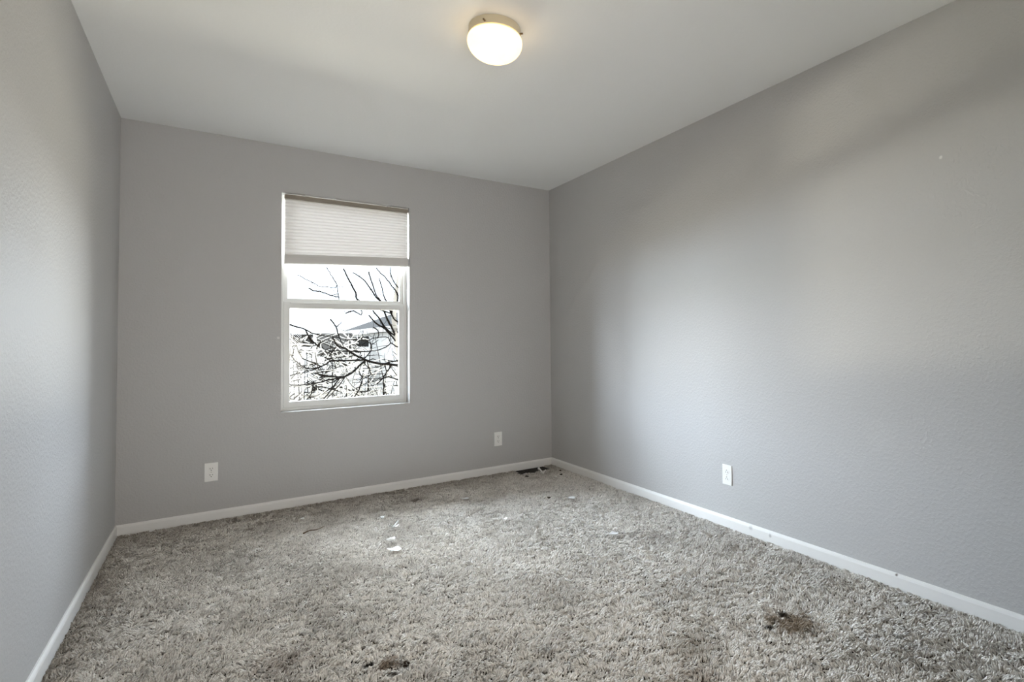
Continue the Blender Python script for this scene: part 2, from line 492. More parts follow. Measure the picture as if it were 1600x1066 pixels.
# ---------------------------------------------------------------- floor register in the far corner
VX0, VX1, VY0, VY1 = -0.385, -0.100, -0.170, -0.020
vent = tag(empty('floor_vent', ((VX0 + VX1) / 2, (VY0 + VY1) / 2, FZ)), 'dark brown metal floor register sunk in the carpet at the far corner', 'floor vent')
vc = Vector(vent.location)
bm = bmesh.new()
w, h = (VX1 - VX0) / 2, (VY1 - VY0) / 2
for a in ((-w, w, -h, -h + 0.012), (-w, w, h - 0.012, h), (-w, -w + 0.014, -h + 0.012, h - 0.012), (w - 0.014, w, -h + 0.012, h - 0.012)):
    box(bm, a[0], a[1], a[2], a[3], 0, 0.006)
link('register_frame', bm, M_VENT, vent)
bm = bmesh.new(); box(bm, -w + 0.012, w - 0.012, -h + 0.010, h - 0.010, 0, 0.001)
link('duct_opening', bm, M_SLOT, vent)
for k in range(3):
    y = -h + 0.012 + (2 * h - 0.024) * (k + 1) / 4
    bm = bmesh.new(); box(bm, -w + 0.013, w - 0.013, y - 0.003, y + 0.003, 0.001, 0.005)
    link('crossbar', bm, M_VENT, vent)
for k in range(14):
    x = -w + 0.014 + (2 * w - 0.028) * (k + 0.5) / 14
    bm = bmesh.new(); box(bm, x - 0.0015, x + 0.0015, -h + 0.012, h - 0.012, 0.001, 0.0045)
    link('louver', bm, M_VENT, vent)

# ---------------------------------------------------------------- carpet pile
STAINS = [  # x, y, radius, colour, strength, pile flattening
    (-0.621, -2.898, 0.105, (0.17, 0.115, 0.06), 0.8, 0.4), (-0.595, -2.83, 0.022, (0.02, 0.014, 0.01), 0.9, 0.6), (-0.72, -2.86, 0.018, (0.02, 0.014, 0.01), 0.9, 0.5),
    (-0.507, -2.424, 0.030, (0.07, 0.06, 0.035), 0.75, 0.6), (-2.003, -2.201, 0.021, (0.012, 0.009, 0.006), 1.0, 0.8),
    (-1.905, -2.275, 0.020, (0.025, 0.016, 0.009), 1.0, 0.8), (-1.945, -2.305, 0.019, (0.03, 0.02, 0.01), 0.95, 0.7),
    (-1.985, -2.345, 0.016, (0.03, 0.02, 0.01), 0.95, 0.7), (-1.94, -2.24, 0.04, (0.16, 0.10, 0.05), 0.75, 0.3),
    (-1.044, -2.776, 0.10, (0.24, 0.20, 0.14), 0.32, 0.2), (-1.298, -0.365, 0.035, (0.10, 0.07, 0.045), 0.7, 0.3),
    (-1.20, -2.95, 0.12, (0.25, 0.20, 0.15), 0.4, 0.15), (-2.25, -2.0, 0.10, (0.24, 0.19, 0.15), 0.4, 0.2),
    (-0.45, -1.9, 0.10, (0.27, 0.23, 0.19), 0.3, 0.1), (-0.36, -0.34, 0.05, (0.16, 0.125, 0.08), 0.35, 0.2),
]
def carpet_mat():
    m, n, l, b = new_mat('beige grey carpet pile')
    b.inputs['Roughness'].default_value = 0.95; b.inputs['Specular IOR Level'].default_value = 0.05
    g = n.new('ShaderNodeNewGeometry')
    flat = n.new('ShaderNodeVectorMath'); flat.operation = 'MULTIPLY'; flat.inputs[1].default_value = (1, 1, 0)
    l.new(g.outputs['Position'], flat.inputs[0])
    # strand to strand variation
    wn_ = n.new('ShaderNodeTexNoise'); wn_.inputs['Scale'].default_value = 110; wn_.inputs['Detail'].default_value = 2
    l.new(flat.outputs[0], wn_.inputs['Vector'])
    rmp = n.new('ShaderNodeMix'); rmp.data_type = 'RGBA'
    rmp.inputs['A'].default_value = (*CARPET_LO, 1); rmp.inputs['B'].default_value = (*CARPET_HI, 1)
    r1 = n.new('ShaderNodeMapRange'); r1.inputs['From Min'].default_value = 0.35; r1.inputs['From Max'].default_value = 0.65
    l.new(wn_.outputs['Fac'], r1.inputs['Value'])
    hi = n.new('ShaderNodeHairInfo')                      # every yarn its own shade, a few darkened to stand in for shaded gaps
    rr = n.new('ShaderNodeMapRange'); rr.inputs['From Min'].default_value = 0.10; rr.inputs['From Max'].default_value = 0.55
    l.new(hi.outputs['Random'], rr.inputs['Value'])
    av = n.new('ShaderNodeMath'); av.operation = 'MULTIPLY_ADD'; av.inputs[1].default_value = 0.45
    hf = n.new('ShaderNodeMath'); hf.operation = 'MULTIPLY'; hf.inputs[1].default_value = 0.55
    l.new(rr.outputs[0], hf.inputs[0]); l.new(r1.outputs[0], av.inputs[0]); l.new(hf.outputs[0], av.inputs[2])
    l.new(av.outputs[0], rmp.inputs['Factor'])
    dk = n.new('ShaderNodeMapRange'); dk.inputs['From Min'].default_value = 0.075; dk.inputs['From Max'].default_value = 0.065; dk.inputs['To Max'].default_value = 0.45
    l.new(hi.outputs['Random'], dk.inputs['Value'])
    fleck = n.new('ShaderNodeMix'); fleck.data_type = 'RGBA'; fleck.inputs['B'].default_value = (0.17, 0.15, 0.125, 1)  # dark yarns paint the shade of the pile gaps into the colour
    l.new(dk.outputs[0], fleck.inputs['Factor']); l.new(rmp.outputs['Result'], fleck.inputs['A'])
    # broad traffic soiling
    w2 = n.new('ShaderNodeTexNoise'); w2.inputs['Scale'].default_value = 2.6; w2.inputs['Detail'].default_value = 5; w2.inputs['Roughness'].default_value = 0.6
    l.new(flat.outputs[0], w2.inputs['Vector'])
    r2 = n.new('ShaderNodeMapRange'); r2.inputs['From Min'].default_value = 0.42; r2.inputs['From Max'].default_value = 0.72; r2.inputs['To Max'].default_value = 0.48
    l.new(w2.outputs['Fac'], r2.inputs['Value'])
    mx2 = n.new('ShaderNodeMix'); mx2.data_type = 'RGBA'
    l.new(r2.outputs[0], mx2.inputs['Factor']); l.new(fleck.outputs['Result'], mx2.inputs['A']); mx2.inputs['B'].default_value = (0.38, 0.355, 0.32, 1)
    # filtration soiling along the window wall and the left wall
    sp = n.new('ShaderNodeSeparateXYZ'); l.new(g.outputs['Position'], sp.inputs[0])
    d1 = n.new('ShaderNodeMath'); d1.operation = 'MULTIPLY'; d1.inputs[1].default_value = -1; l.new(sp.outputs['Y'], d1.inputs[0])
    d2 = n.new('ShaderNodeMath'); d2.operation = 'MULTIPLY_ADD'; d2.inputs[1].default_value = 3.0; d2.inputs[2].default_value = W * 3.0; l.new(sp.outputs['X'], d2.inputs[0])
    mn = n.new('ShaderNodeMath'); mn.operation = 'MINIMUM'; l.new(d1.outputs[0], mn.inputs[0]); l.new(d2.outputs[0], mn.inputs[1])
    ad = n.new('ShaderNodeMath'); ad.operation = 'MULTIPLY_ADD'; ad.inputs[1].default_value = -0.5; l.new(w2.outputs['Fac'], ad.inputs[0]); l.new(mn.outputs[0], ad.inputs[2])
    r3 = n.new('ShaderNodeMapRange'); r3.inputs['From Min'].default_value = 0.18; r3.inputs['From Max'].default_value = -0.24; r3.inputs['To Max'].default_value = 0.45
    l.new(ad.outputs[0], r3.inputs['Value'])
    mx3 = n.new('ShaderNodeMix'); mx3.data_type = 'RGBA'
    l.new(r3.outputs[0], mx3.inputs['Factor']); l.new(mx2.outputs['Result'], mx3.inputs['A']); mx3.inputs['B'].default_value = (0.19, 0.152, 0.105, 1)
    spots_over(m, mx3.outputs['Result'], [(x, y, -0.004, r, c, s) for x, y, r, c, s, f in STAINS])
    return m
CARPET_LO, CARPET_HI = (0.53, 0.50, 0.465), (0.89, 0.86, 0.815)
M_CARPET = carpet_mat()

def value_noise(x, y, scale, seed):
    r = np.random.default_rng(seed); G = r.random((256, 256))
    u, v = x * scale + 57.3, y * scale + 91.7
    i, j = np.floor(u).astype(int), np.floor(v).astype(int)
    fu, fv = u - i, v - j
    fu, fv = fu * fu * (3 - 2 * fu), fv * fv * (3 - 2 * fv)
    g = lambda a, b: G[a % 256, b % 256]
    return (g(i, j) * (1 - fu) + g(i + 1, j) * fu) * (1 - fv) + (g(i, j + 1) * (1 - fu) + g(i + 1, j + 1) * fu) * fv

SP = 0.0054                                            # tuft spacing
gx, gy = np.meshgrid(np.arange(-W + 0.014, -0.013, SP), np.arange(-4.0, -0.014, SP))
px_ = (gx + rng.uniform(-0.5, 0.5, gx.shape) * SP).ravel(); py_ = (gy + rng.uniform(-0.5, 0.5, gy.shape) * SP).ravel()
keep = ~((px_ > VX0 - 0.004) & (px_ < VX1 + 0.004) & (py_ > VY0 - 0.004))
keep &= (px_ > -W + 0.013) & (px_ < -0.013) & (py_ < -0.013)
px_, py_ = px_[keep], py_[keep]
N = len(px_)
ang = -0.61 + 2.4 * (value_noise(px_, py_, 3.1, 3) - 0.5) + 3.0 * (value_noise(px_, py_, 28.0, 4) - 0.5) + rng.normal(0, 0.5, N) + PI * (value_noise(px_, py_, 40.0, 14) > 0.62)
lean = 0.25 + 0.75 * value_noise(px_, py_, 7.0, 5) + rng.normal(0, 0.18, N)
hgt = 0.0165 + 0.004 * (value_noise(px_, py_, 45.0, 6) - 0.5) * 2 + rng.normal(0, 0.0015, N) + 0.003 * (value_noise(px_, py_, 2.2, 8) - 0.5)
ua, va = 0.82 * px_ - 0.57 * py_, 0.57 * px_ + 0.82 * py_          # nap runs across the room
pit = 0.6 * value_noise(ua * 0.62, va * 1.25, 55.0, 9) + 0.4 * value_noise(px_, py_, 115.0, 19) + rng.normal(0, 0.06, N)
hgt *= np.where(pit < 0.44, 0.10, 1.0)
for (x, y, r, c, s, f) in STAINS:
    dd = np.hypot(px_ - x, py_ - y) / r
    hgt *= 1 - f * np.exp(-dd ** 2)
edge = np.minimum(np.minimum(px_ + W, -px_), -py_)
hgt *= np.clip(0.72 + 0.28 * (edge - 0.012) / 0.03, 0.7, 1)
hgt = np.clip(hgt, 0.003, 0.0225)
dx, dy = np.cos(ang), np.sin(ang)
reach = 0.0100 * np.clip(0.45 + 0.7 * lean, 0.3, 1.3) * np.clip((edge - 0.012) / 0.03, 0.1, 1)
K = 4
pos = np.zeros((N, K, 3), np.float32); rad = np.zeros((N, K), np.float32)
for k in range(K):
    t = k / (K - 1)
    pos[:, k, 0] = px_ + dx * reach * t ** 1.8 + rng.normal(0, 0.0005, N) * (k > 0)
    pos[:, k, 1] = py_ + dy * reach * t ** 1.8 + rng.normal(0, 0.0005, N) * (k > 0)
    pos[:, k, 2] = FZ - 0.0005 + hgt * (t - 0.24 * np.clip(lean, 0, 1.2) * t * t)
    rad[:, k] = (0.0015, 0.0019, 0.0021, 0.0016)[k]
hc = bpy.data.hair_curves.new('carpet')
hc.add_curves([K] * N)
hc.attributes['position'].data.foreach_set('vector', pos.reshape(-1))
ra = hc.attributes.get('radius') or hc.attributes.new('radius', 'FLOAT', 'POINT')
ra.data.foreach_set('value', rad.reshape(-1))
hc.materials.append(M_CARPET)
carpet = bpy.data.objects.new('carpet', hc); COL.objects.link(carpet)
carpet['kind'] = 'stuff'
tag(carpet, 'worn beige grey carpet pile with brown stains covering the floor', 'carpet')
SC.cycles_curves.shape = 'THICK' if hasattr(SC, 'cycles_curves') else None
SC.cycles_curves.subdivisions = 2

# ---------------------------------------------------------------- litter on the carpet
PZ = 0.006
def scrap(name, label, cat, x, y, rot, size, mat, thick=0.0015, seed=0, curl=0.004, n=13, group=None):
    """irregular torn flake with thickness and a slight curl"""
    r = random.Random(seed); bm = bmesh.new()
    top, bot = [], []
    for i in range(n):
        a = 2 * PI * i / n; k = 1 + r.uniform(-0.32, 0.28)
        u, v = size[0] / 2 * math.cos(a) * k, size[1] / 2 * math.sin(a) * k
        z = curl * ((u / size[0] * 2) ** 2 + 0.4 * r.random())
        top.append(bm.verts.new((u, v, z + thick))); bot.append(bm.verts.new((u * 0.96, v * 0.96, z)))
    ct, cb = bm.verts.new((0, 0, thick)), bm.verts.new((0, 0, 0))
    for i in range(n):
        j = (i + 1) % n
        bm.faces.new((top[i], top[j], ct)); bm.faces.new((bot[j], bot[i], cb)); bm.faces.new((top[j], top[i], bot[i], bot[j]))
    o = link(name, bm, mat); o.location = (x, y, PZ); o.rotation_euler = (0, 0, rot)
    return tag(o, label, cat, group)
scrap('paper_scrap', 'largest torn white paper scrap lying mid carpet', 'paper scrap', -1.664, -1.233, 0.25, (0.062, 0.062), M_PAPER, 0.0015, 3, 0.006)
scrap('paper_scrap', 'small crumpled white paper bit just behind the largest scrap', 'paper scrap', -1.649, -1.096, 0.9, (0.032, 0.042), M_PAPER, 0.008, 4, 0.010)
scrap('plastic_shard', 'long curved silvery plastic shard behind the white paper scraps', 'shard', -1.578, -0.885, 0.55, (0.070, 0.024), M_SHARD, 0.005, 5, 0.018)
scrap('plastic_shard', 'tiny pale plastic shard farthest back in the row of litter', 'shard', -1.597, -0.675, 0.1, (0.028, 0.028), M_SHARD, 0.008, 6, 0.008)
scrap('paper_scrap', 'tiny white paper fleck on the carpet below the window left side', 'paper scrap', -1.996, -0.373, 0.2, (0.028, 0.030), M_PAPER, 0.005, 7, 0.003)
scrap('plastic_chip', 'narrow pale chip alone on the carpet right of the paper scraps', 'chip', -0.996, -1.157, 0.75, (0.042, 0.020), M_WHITE, 0.006, 8, 0.005)
scrap('tissue_shred', 'flat pale tissue shred on the carpet near the window wall', 'tissue', -1.025, -0.578, -0.3, (0.065, 0.05), M_LINT, 0.001, 9, 0.002, 17)
scrap('lint_clump', 'fluffy pale lint clump on the carpet in front of the vent', 'lint', -0.444, -1.03, 0.4, (0.050, 0.055), M_LINT, 0.004, 10, 0.004, 17)
scrap('lint_clump', 'wispy grey lint clump on the carpet midway along the right side', 'lint', -0.62, -1.75, 1.1, (0.055, 0.05), M_LINT, 0.003, 12, 0.004, 17)
scrap('plastic_chip', 'tiny white chip on the carpet right of the floor vent', 'chip', -0.236, -0.463, 0.2, (0.022, 0.026), M_WHITE, 0.006, 11, 0.003)
scrap('plastic_chip', 'pale chip on the carpet just below the vent left of the white hook', 'chip', -0.395, -0.235, 0.2, (0.030, 0.022), M_LINT, 0.003, 14, 0.004)
for k, (x, y, s_, lab) in enumerate(((-0.165, -0.43, 0.020, 'dark crumb on the carpet right of the tiny white chip by the vent'),
                                     (-0.41, -0.31, 0.022, 'dark crumb on the carpet below the left half of the vent'),
                                     (-0.565, -0.93, 0.020, 'dark crumb on the carpet left of the fluffy lint clump'),
                                     (-0.10, -0.31, 0.018, 'dark crumb on the carpet close to the far right corner'))):
    scrap('dirt_crumb', lab, 'crumb', x, y, k * 1.1, (s_, s_ * 1.2), M_DARK, 0.006, 20 + k, 0.002, 9)
bm = bmesh.new(); tube(bm, [(-2.020, -0.655, 0.003), (-1.985, -0.63, 0.005), (-1.95, -0.635, 0.004), (-1.905, -0.60, 0.004)], [0.0045, 0.003, 0.0025, 0.0015], 7)
tag(link('wood_splinter', bm, M_TWIG, smooth=True), 'thin brown splinter lying on the carpet below the window', 'splinter')
bm = bmesh.new()
tube(bm, [(-0.198, -0.125, 0.004), (-0.22, -0.20, 0.005), (-0.252, -0.285, 0.005), (-0.225, -0.255, 0.007), (-0.190, -0.222, 0.009)], [0.0075, 0.0065, 0.0075, 0.0065, 0.006], 8, 4)
r = bmesh.ops.create_uvsphere(bm, u_segments=12, v_segments=8, radius=0.0105)
bmesh.ops.translate(bm, verts=r['verts'], vec=(-0.197, -0.120, 0.004))
tag(link('plastic_hook', bm, M_WHITE, smooth=True), 'V-shaped white plastic hook lying in front of the floor vent', 'plastic hook')

# ---------------------------------------------------------------- outdoors
M_SNOW = plain('pale winter ground', (0.55, 0.52, 0.46), 0.9, 0.1)
M_SIDING = plain('white house siding', (0.75, 0.74, 0.72), 0.7, 0.2)
M_SHINGLE = plain('grey roof shingles', (0.14, 0.138, 0.135), 0.9, 0.1, 0.004, 30)
M_SHEDROOF = plain('weathered shed roof', (0.11, 0.102, 0.092), 0.95, 0.05, 0.01, 14)
M_DGLASS = plain('dark house window', (0.006, 0.006, 0.006), 0.6, 0.02)
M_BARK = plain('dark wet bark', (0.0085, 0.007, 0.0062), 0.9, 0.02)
M_PALEBARK = plain('pale tree bark', (0.50, 0.47, 0.43), 0.9, 0.05, 0.004, 25)
M_BRUSH = plain('grey brush twigs', (0.035, 0.031, 0.026), 0.95, 0.02)
def twig_mat():
    m, n, l, b = new_mat('mixed dark and sunlit-painted twigs')
    b.inputs['Roughness'].default_value = 0.95; b.inputs['Specular IOR Level'].default_value = 0.02
    g = n.new('ShaderNodeNewGeometry')
    r = n.new('ShaderNodeValToRGB')
    r.color_ramp.elements[0].position = 0.36; r.color_ramp.elements[0].color = (0.02, 0.017, 0.014, 1)
    r.color_ramp.elements[1].position = 0.46; r.color_ramp.elements[1].color = (0.80, 0.77, 0.72, 1)  # pale share of the twigs has sunlight put into its colour
    l.new(g.outputs['Random Per Island'], r.inputs['Fac']); l.new(r.outputs['Color'], b.inputs['Base Color'])
    return m
M_BRUSHMIX = twig_mat()
M_WPAINT = plain('white painted timber', (0.75, 0.74, 0.72), 0.7, 0.2)

# rising ground behind the house
bm = bmesh.new()
nx, ny = 40, 40
rows = []
for j in range(ny + 1):
    y = 8.5 + 45.0 * (j / ny) ** 1.5; row = []
    for i in range(nx + 1):
        x = -30 + 62.0 * i / nx
        s = min(1, max(0, (y - 8.5) / 12.0)); s = s * s * (3 - 2 * s)
        z = -2.9 + 1.9 * s + 0.02 * max(0, y - 20) + random.gauss(0, 0.04)
        row.append(bm.verts.new((x, y, z)))
    rows.append(row)
for a, b in zip(rows, rows[1:]):
    for i in range(nx): bm.faces.new((a[i], a[i + 1], b[i + 1], b[i]))
g = link('ground', bm, M_SNOW, smooth=True); struct(g)

# neighbour house on the right, its long wall receding
nb = tag(empty('neighbor_house', (2.55, 13.0, -1.6)), 'white house with grey hip roof beyond the trees', 'house')
L_, D_ = 11.6, 7.0
bm = bmesh.new(); box(bm, 0.25, D_ - 0.25, 0.25, L_ - 0.25, 0, 3.1)
link('wall', bm, M_SIDING, nb)
bm = bmesh.new()
e = [bm.verts.new(p) for p in ((0, 0, 3.18), (D_, 0, 3.18), (D_, L_, 3.18), (0, L_, 3.18))]
e2 = [bm.verts.new(p) for p in ((0, 0, 3.30), (D_, 0, 3.30), (D_, L_, 3.30), (0, L_, 3.30))]
r0, r1 = bm.verts.new((D_ / 2, 3.2, 4.75)), bm.verts.new((D_ / 2, L_ - 3.2, 4.75))
bm.faces.new(e[::-1])
for i in range(4): bm.faces.new((e[i], e[(i + 1) % 4], e2[(i + 1) % 4], e2[i]))
bm.faces.new((e2[0], e2[1], r0)); bm.faces.new((e2[2], e2[3], r1)); bm.faces.new((e2[1], e2[2], r1, r0)); bm.faces.new((e2[3], e2[0], r0, r1))
link('roof', bm, M_SHINGLE, nb)
bm = bmesh.new(); box(bm, -0.03, 0.0, -0.02, L_ + 0.02, 3.10, 3.29)
o = link('fascia', bm, M_WPAINT, nb); o['label'] = 'white fascia board'
for y0, y1 in ((0.9, 2.2), (7.2, 10.6)):
    bm = bmesh.new(); box(bm, 0.22, 0.30, y0, y1, 2.55, 2.98)
    o = link('window', bm, M_DGLASS, nb); o['label'] = 'dark window strip under the eave'

# white trellis frame, far left of the view
tr = tag(empty('garden_trellis', (-0.15, 16.0, -1.4)), 'white timber trellis frame with a dark lattice, seen at the left of the window', 'trellis')
for x in (-0.40, 0.36):
    bm = bmesh.new(); box(bm, x - 0.055, x + 0.055, -0.05, 0.05, 0, 2.9, 0.006)
    link('post', bm, M_WPAINT, tr)
for z in (2.36, 2.86):
    bm = bmesh.new(); box(bm, -0.345, 0.305, -0.04, 0.04, z - 0.05, z + 0.05, 0.006)
    link('rail', bm, M_WPAINT, tr)
bm = bmesh.new()
for k in range(-6, 14):
    for sgn in (1, -1):
        x0 = -0.345 + k * 0.065
        a, b = (x0, 2.41), (x0 + 0.40 * 1, 2.81)
        if sgn < 0: a, b = (x0 + 0.40, 2.41), (x0, 2.81)
        # clip to the frame
        t0, t1 = 0.0, 1.0
        if abs(b[0] - a[0]) > 1e-6:
            ts = sorted(((-0.345 - a[0]) / (b[0] - a[0]), (0.305 - a[0]) / (b[0] - a[0])))
            t0, t1 = max(0, ts[0]), min(1, ts[1])
        if t1 - t0 < 0.05: continue
        P = lambda t: (a[0] + (b[0] - a[0]) * t, 0.012 * sgn, a[1] + (b[1] - a[1]) * t)
        tube(bm, [P(t0), P(t1)], [0.014, 0.014], 4, 1)
o = link('lattice', bm, M_BRUSH, tr); o['label'] = 'dark diagonal lattice'

# low shed between trellis and house
sh = tag(empty('garden_shed', (0.95, 18.0, -1.3)), 'low shed with a weathered grey roof between the trellis and the house', 'shed')
bm = bmesh.new(); box(bm, -0.65, 0.95, 0.1, 2.2, 0, 2.1)
link('wall', bm, M_SIDING, sh)
bm = bmesh.new()
for (x, y, z) in (): pass
pts = [(-0.75, 0, 2.05), (1.02, 0, 2.05), (1.02, 1.2, 2.80), (-0.75, 1.2, 2.80), (1.02, 2.4, 2.05), (-0.75, 2.4, 2.05)]
v = [bm.verts.new(p) for p in pts]; v2 = [bm.verts.new((p[0], p[1], p[2] - 0.08)) for p in pts]
bm.faces.new((v[0], v[1], v[2], v[3])); bm.faces.new((v[3], v[2], v[4], v[5]))
bm.faces.new((v2[1], v2[0], v2[3], v2[2])); bm.faces.new((v2[2], v2[3], v2[5], v2[4]))
for a, b in ((0, 1), (1, 2), (2, 4), (4, 5), (5, 3), (3, 0)): bm.faces.new((v[a], v2[a], v2[b], v[b]))
link('roof', bm, M_SHEDROOF, sh)

CH = dict([
    ('A', [(0.588,6.545,0.617,0.0230), (0.131,6.463,0.690,0.0217), (-0.067,6.382,0.726,0.0203), (-0.229,6.300,0.782,0.0190), (-0.388,6.218,0.861,0.0177), (-0.514,6.137,0.933,0.0163), (-0.638,6.055,1.017,0.0150), (-0.732,5.973,1.034,0.0136), (-0.798,5.892,1.106,0.0123), (-0.850,5.810,1.191,0.0109)]),
    ('B', [(-0.222,6.335,0.786,0.0160), (-0.407,6.265,0.786,0.0151), (-0.613,6.195,0.787,0.0141), (-0.825,6.125,0.791,0.0131), (-0.927,6.055,0.736,0.0122), (-1.040,5.985,0.692,0.0112), (-1.174,5.915,0.679,0.0102), (-1.293,5.845,0.721,0.0093), (-1.409,5.775,0.829,0.0083), (-1.464,5.705,0.900,0.0073)]),
    ('C', [(-0.222,6.335,0.781,0.0196), (-0.345,6.290,0.677,0.0183), (-0.438,6.245,0.592,0.0171), (-0.543,6.200,0.524,0.0158), (-0.673,6.155,0.503,0.0146), (-0.866,6.110,0.537,0.0133), (-0.990,6.065,0.566,0.0121), (-1.111,6.020,0.602,0.0108)]),
    ('C2', [(-0.547,6.177,0.526,0.0161), (-0.702,6.062,0.495,0.0147), (-0.891,5.946,0.475,0.0134), (-1.072,5.831,0.442,0.0120), (-1.210,5.716,0.429,0.0106), (-1.495,5.600,0.446,0.0091)]),
    ('C3', [(-0.678,6.125,0.505,0.0125), (-0.796,6.055,0.356,0.0114), (-0.885,5.985,0.252,0.0102), (-0.972,5.915,0.164,0.0090)]),
    ('C4', [(-0.602,6.177,0.499,0.0107), (-0.655,6.265,0.379,0.0095), (-0.748,6.352,0.246,0.0083), (-0.869,6.440,0.085,0.0071)]),
    ('C5', [(-0.692,6.125,0.499,0.0125), (-0.774,6.195,0.419,0.0107), (-0.843,6.265,0.419,0.0089), (-0.939,6.335,0.494,0.0071)]),
    ('D', [(-0.251,6.335,0.794,0.0107), (-0.162,6.414,0.883,0.0093), (-0.086,6.493,0.958,0.0080), (-0.069,6.571,1.052,0.0066), (-0.097,6.650,1.132,0.0053)]),
    ('D2', [(-0.063,6.598,1.052,0.0071), (0.014,6.676,1.099,0.0062), (0.093,6.755,1.146,0.0053)]),
    ('E', [(0.575,6.965,0.991,0.0122), (0.429,6.905,1.044,0.0112), (0.350,6.845,1.095,0.0103), (0.272,6.785,1.194,0.0093), (0.071,6.725,1.195,0.0083), (-0.078,6.665,1.155,0.0073), (-0.225,6.605,1.054,0.0063), (-0.353,6.545,0.964,0.0053)]),
    ('E2', [(0.367,6.912,1.095,0.0105), (0.233,6.755,1.006,0.0102), (0.042,6.598,0.955,0.0099), (-0.171,6.440,0.937,0.0096), (-0.680,6.282,0.958,0.0093), (-0.891,6.125,0.942,0.0090)]),
    ('F', [(-0.193,6.335,0.762,0.0107), (-0.142,6.440,0.618,0.0093), (-0.090,6.545,0.503,0.0080), (-0.156,6.650,0.438,0.0066), (-0.282,6.755,0.392,0.0053)]),
    ('F2', [(-0.222,6.650,0.387,0.0141), (-0.274,6.650,0.225,0.0114), (-0.361,6.650,0.076,0.0088)]),
    ('G', [(0.611,6.860,0.756,0.0122), (0.453,6.755,0.739,0.0105), (0.269,6.650,0.715,0.0088), (0.121,6.545,0.688,0.0071)]),
    ('H', [(-0.521,8.200,1.602,0.0135), (-0.425,8.200,1.462,0.0135), (-0.393,8.200,1.357,0.0135), (-0.344,8.200,1.216,0.0135)]),
    ('H2', [(-0.409,8.200,1.427,0.0101), (-0.345,8.200,1.498,0.0084), (-0.296,8.200,1.551,0.0067)]),
    ('I', [(-1.383,7.400,1.482,0.0173), (-1.322,7.467,1.453,0.0149), (-1.076,7.533,1.375,0.0126), (-0.880,7.600,1.279,0.0103)]),
    ('I2', [(-0.977,7.400,1.163,0.0207), (-0.921,7.500,1.115,0.0155), (-0.820,7.600,1.032,0.0103)]),
    ('J', [(0.472,7.400,0.594,0.0155), (0.406,7.400,0.493,0.0138), (0.323,7.400,0.360,0.0121), (0.209,7.400,0.247,0.0104)]),
    ('J2', [(0.373,7.400,0.632,0.0121), (0.389,7.400,0.563,0.0112), (0.406,7.400,0.493,0.0104)]),
    ('K', [(0.145,7.400,1.407,0.0138), (0.226,7.400,1.356,0.0121), (0.250,7.400,1.244,0.0104)]),
    ('J3', [(0.736,7.700,0.270,0.0137), (0.598,7.700,0.348,0.0128), (0.428,7.700,0.357,0.0120), (0.420,7.700,0.129,0.0111), (0.403,7.700,-0.063,0.0103)]),
    ('U1', [(-0.416,7.400,2.568,0.0138), (-0.287,7.467,2.327,0.0155), (-0.155,7.533,2.113,0.0172), (-0.066,7.600,1.942,0.0189)]),
    ('U2', [(-0.202,7.600,2.523,0.0103), (0.006,7.650,2.409,0.0120), (0.109,7.700,2.287,0.0137), (0.278,7.750,2.063,0.0154), (0.386,7.800,1.969,0.0170)]),
    ('U3', [(0.103,7.600,2.559,0.0137), (0.180,7.667,2.337,0.0137), (0.274,7.733,2.112,0.0137), (0.370,7.800,2.002,0.0136)]),
    ('U4', [(0.354,7.800,2.460,0.0102), (0.402,7.800,2.275,0.0114), (0.451,7.800,2.090,0.0125), (0.499,7.800,1.972,0.0136)]),
    ('U5', [(0.289,7.800,2.677,0.0102), (0.386,7.800,2.564,0.0111), (0.500,7.800,2.468,0.0119), (0.615,7.800,2.302,0.0128), (0.748,7.800,2.101,0.0136)]),
    ('U6', [(0.582,7.800,2.731,0.0102), (0.599,7.800,2.525,0.0114), (0.715,7.800,2.307,0.0125), (0.849,7.800,2.157,0.0136)]),
    ('U7', [(-0.716,7.400,2.579,0.0069), (-0.592,7.467,2.390,0.0075), (-0.494,7.533,2.211,0.0080), (-0.468,7.600,2.026,0.0086)]),
    ('U8', [(-1.207,7.400,2.394,0.0069), (-1.106,7.467,2.361,0.0069), (-0.920,7.533,2.270,0.0069), (-0.742,7.600,2.206,0.0069)]),
    ('U9', [(-1.018,7.400,2.160,0.0121), (-0.930,7.450,2.114,0.0116), (-0.784,7.500,2.101,0.0112), (-0.621,7.550,2.048,0.0107), (-0.454,7.600,2.018,0.0103)]),
    ('L1', [(0.225,7.800,1.779,0.0136), (0.369,7.800,1.578,0.0170), (0.483,7.800,1.409,0.0205)]),
    ('L1b', [(0.434,7.800,1.817,0.0170), (0.515,7.800,1.597,0.0205), (0.597,7.800,1.444,0.0239)]),
    ('L1c', [(0.146,7.800,1.676,0.0136), (0.321,7.800,1.476,0.0170), (0.483,7.800,1.375,0.0205)]),
    ('L1d', [(0.565,7.800,1.786,0.0136), (0.647,7.800,1.615,0.0153), (0.747,7.800,1.496,0.0170)]),
    ('L2', [(-0.300,7.800,1.702,0.0136), (-0.148,7.800,1.754,0.0119), (0.006,7.800,1.674,0.0102)]),
    ('L3', [(-0.625,7.800,1.648,0.0119), (-0.537,7.800,1.488,0.0128), (-0.463,7.800,1.326,0.0136)]),
    ('L4', [(-0.869,7.800,1.661,0.0119), (-0.826,7.800,1.582,0.0085)])
])
DARK = ['A', 'B', 'C', 'C2', 'C3', 'C4', 'C5', 'D', 'D2', 'E', 'E2', 'F', 'F2', 'G', 'H', 'H2', 'J', 'J2', 'K']
PALE = ['U1', 'U2', 'U3', 'U4', 'U5', 'U6', 'U7', 'U8', 'U9', 'L1', 'L1b', 'L1c', 'L1d', 'L2', 'J3', 'I', 'I2']

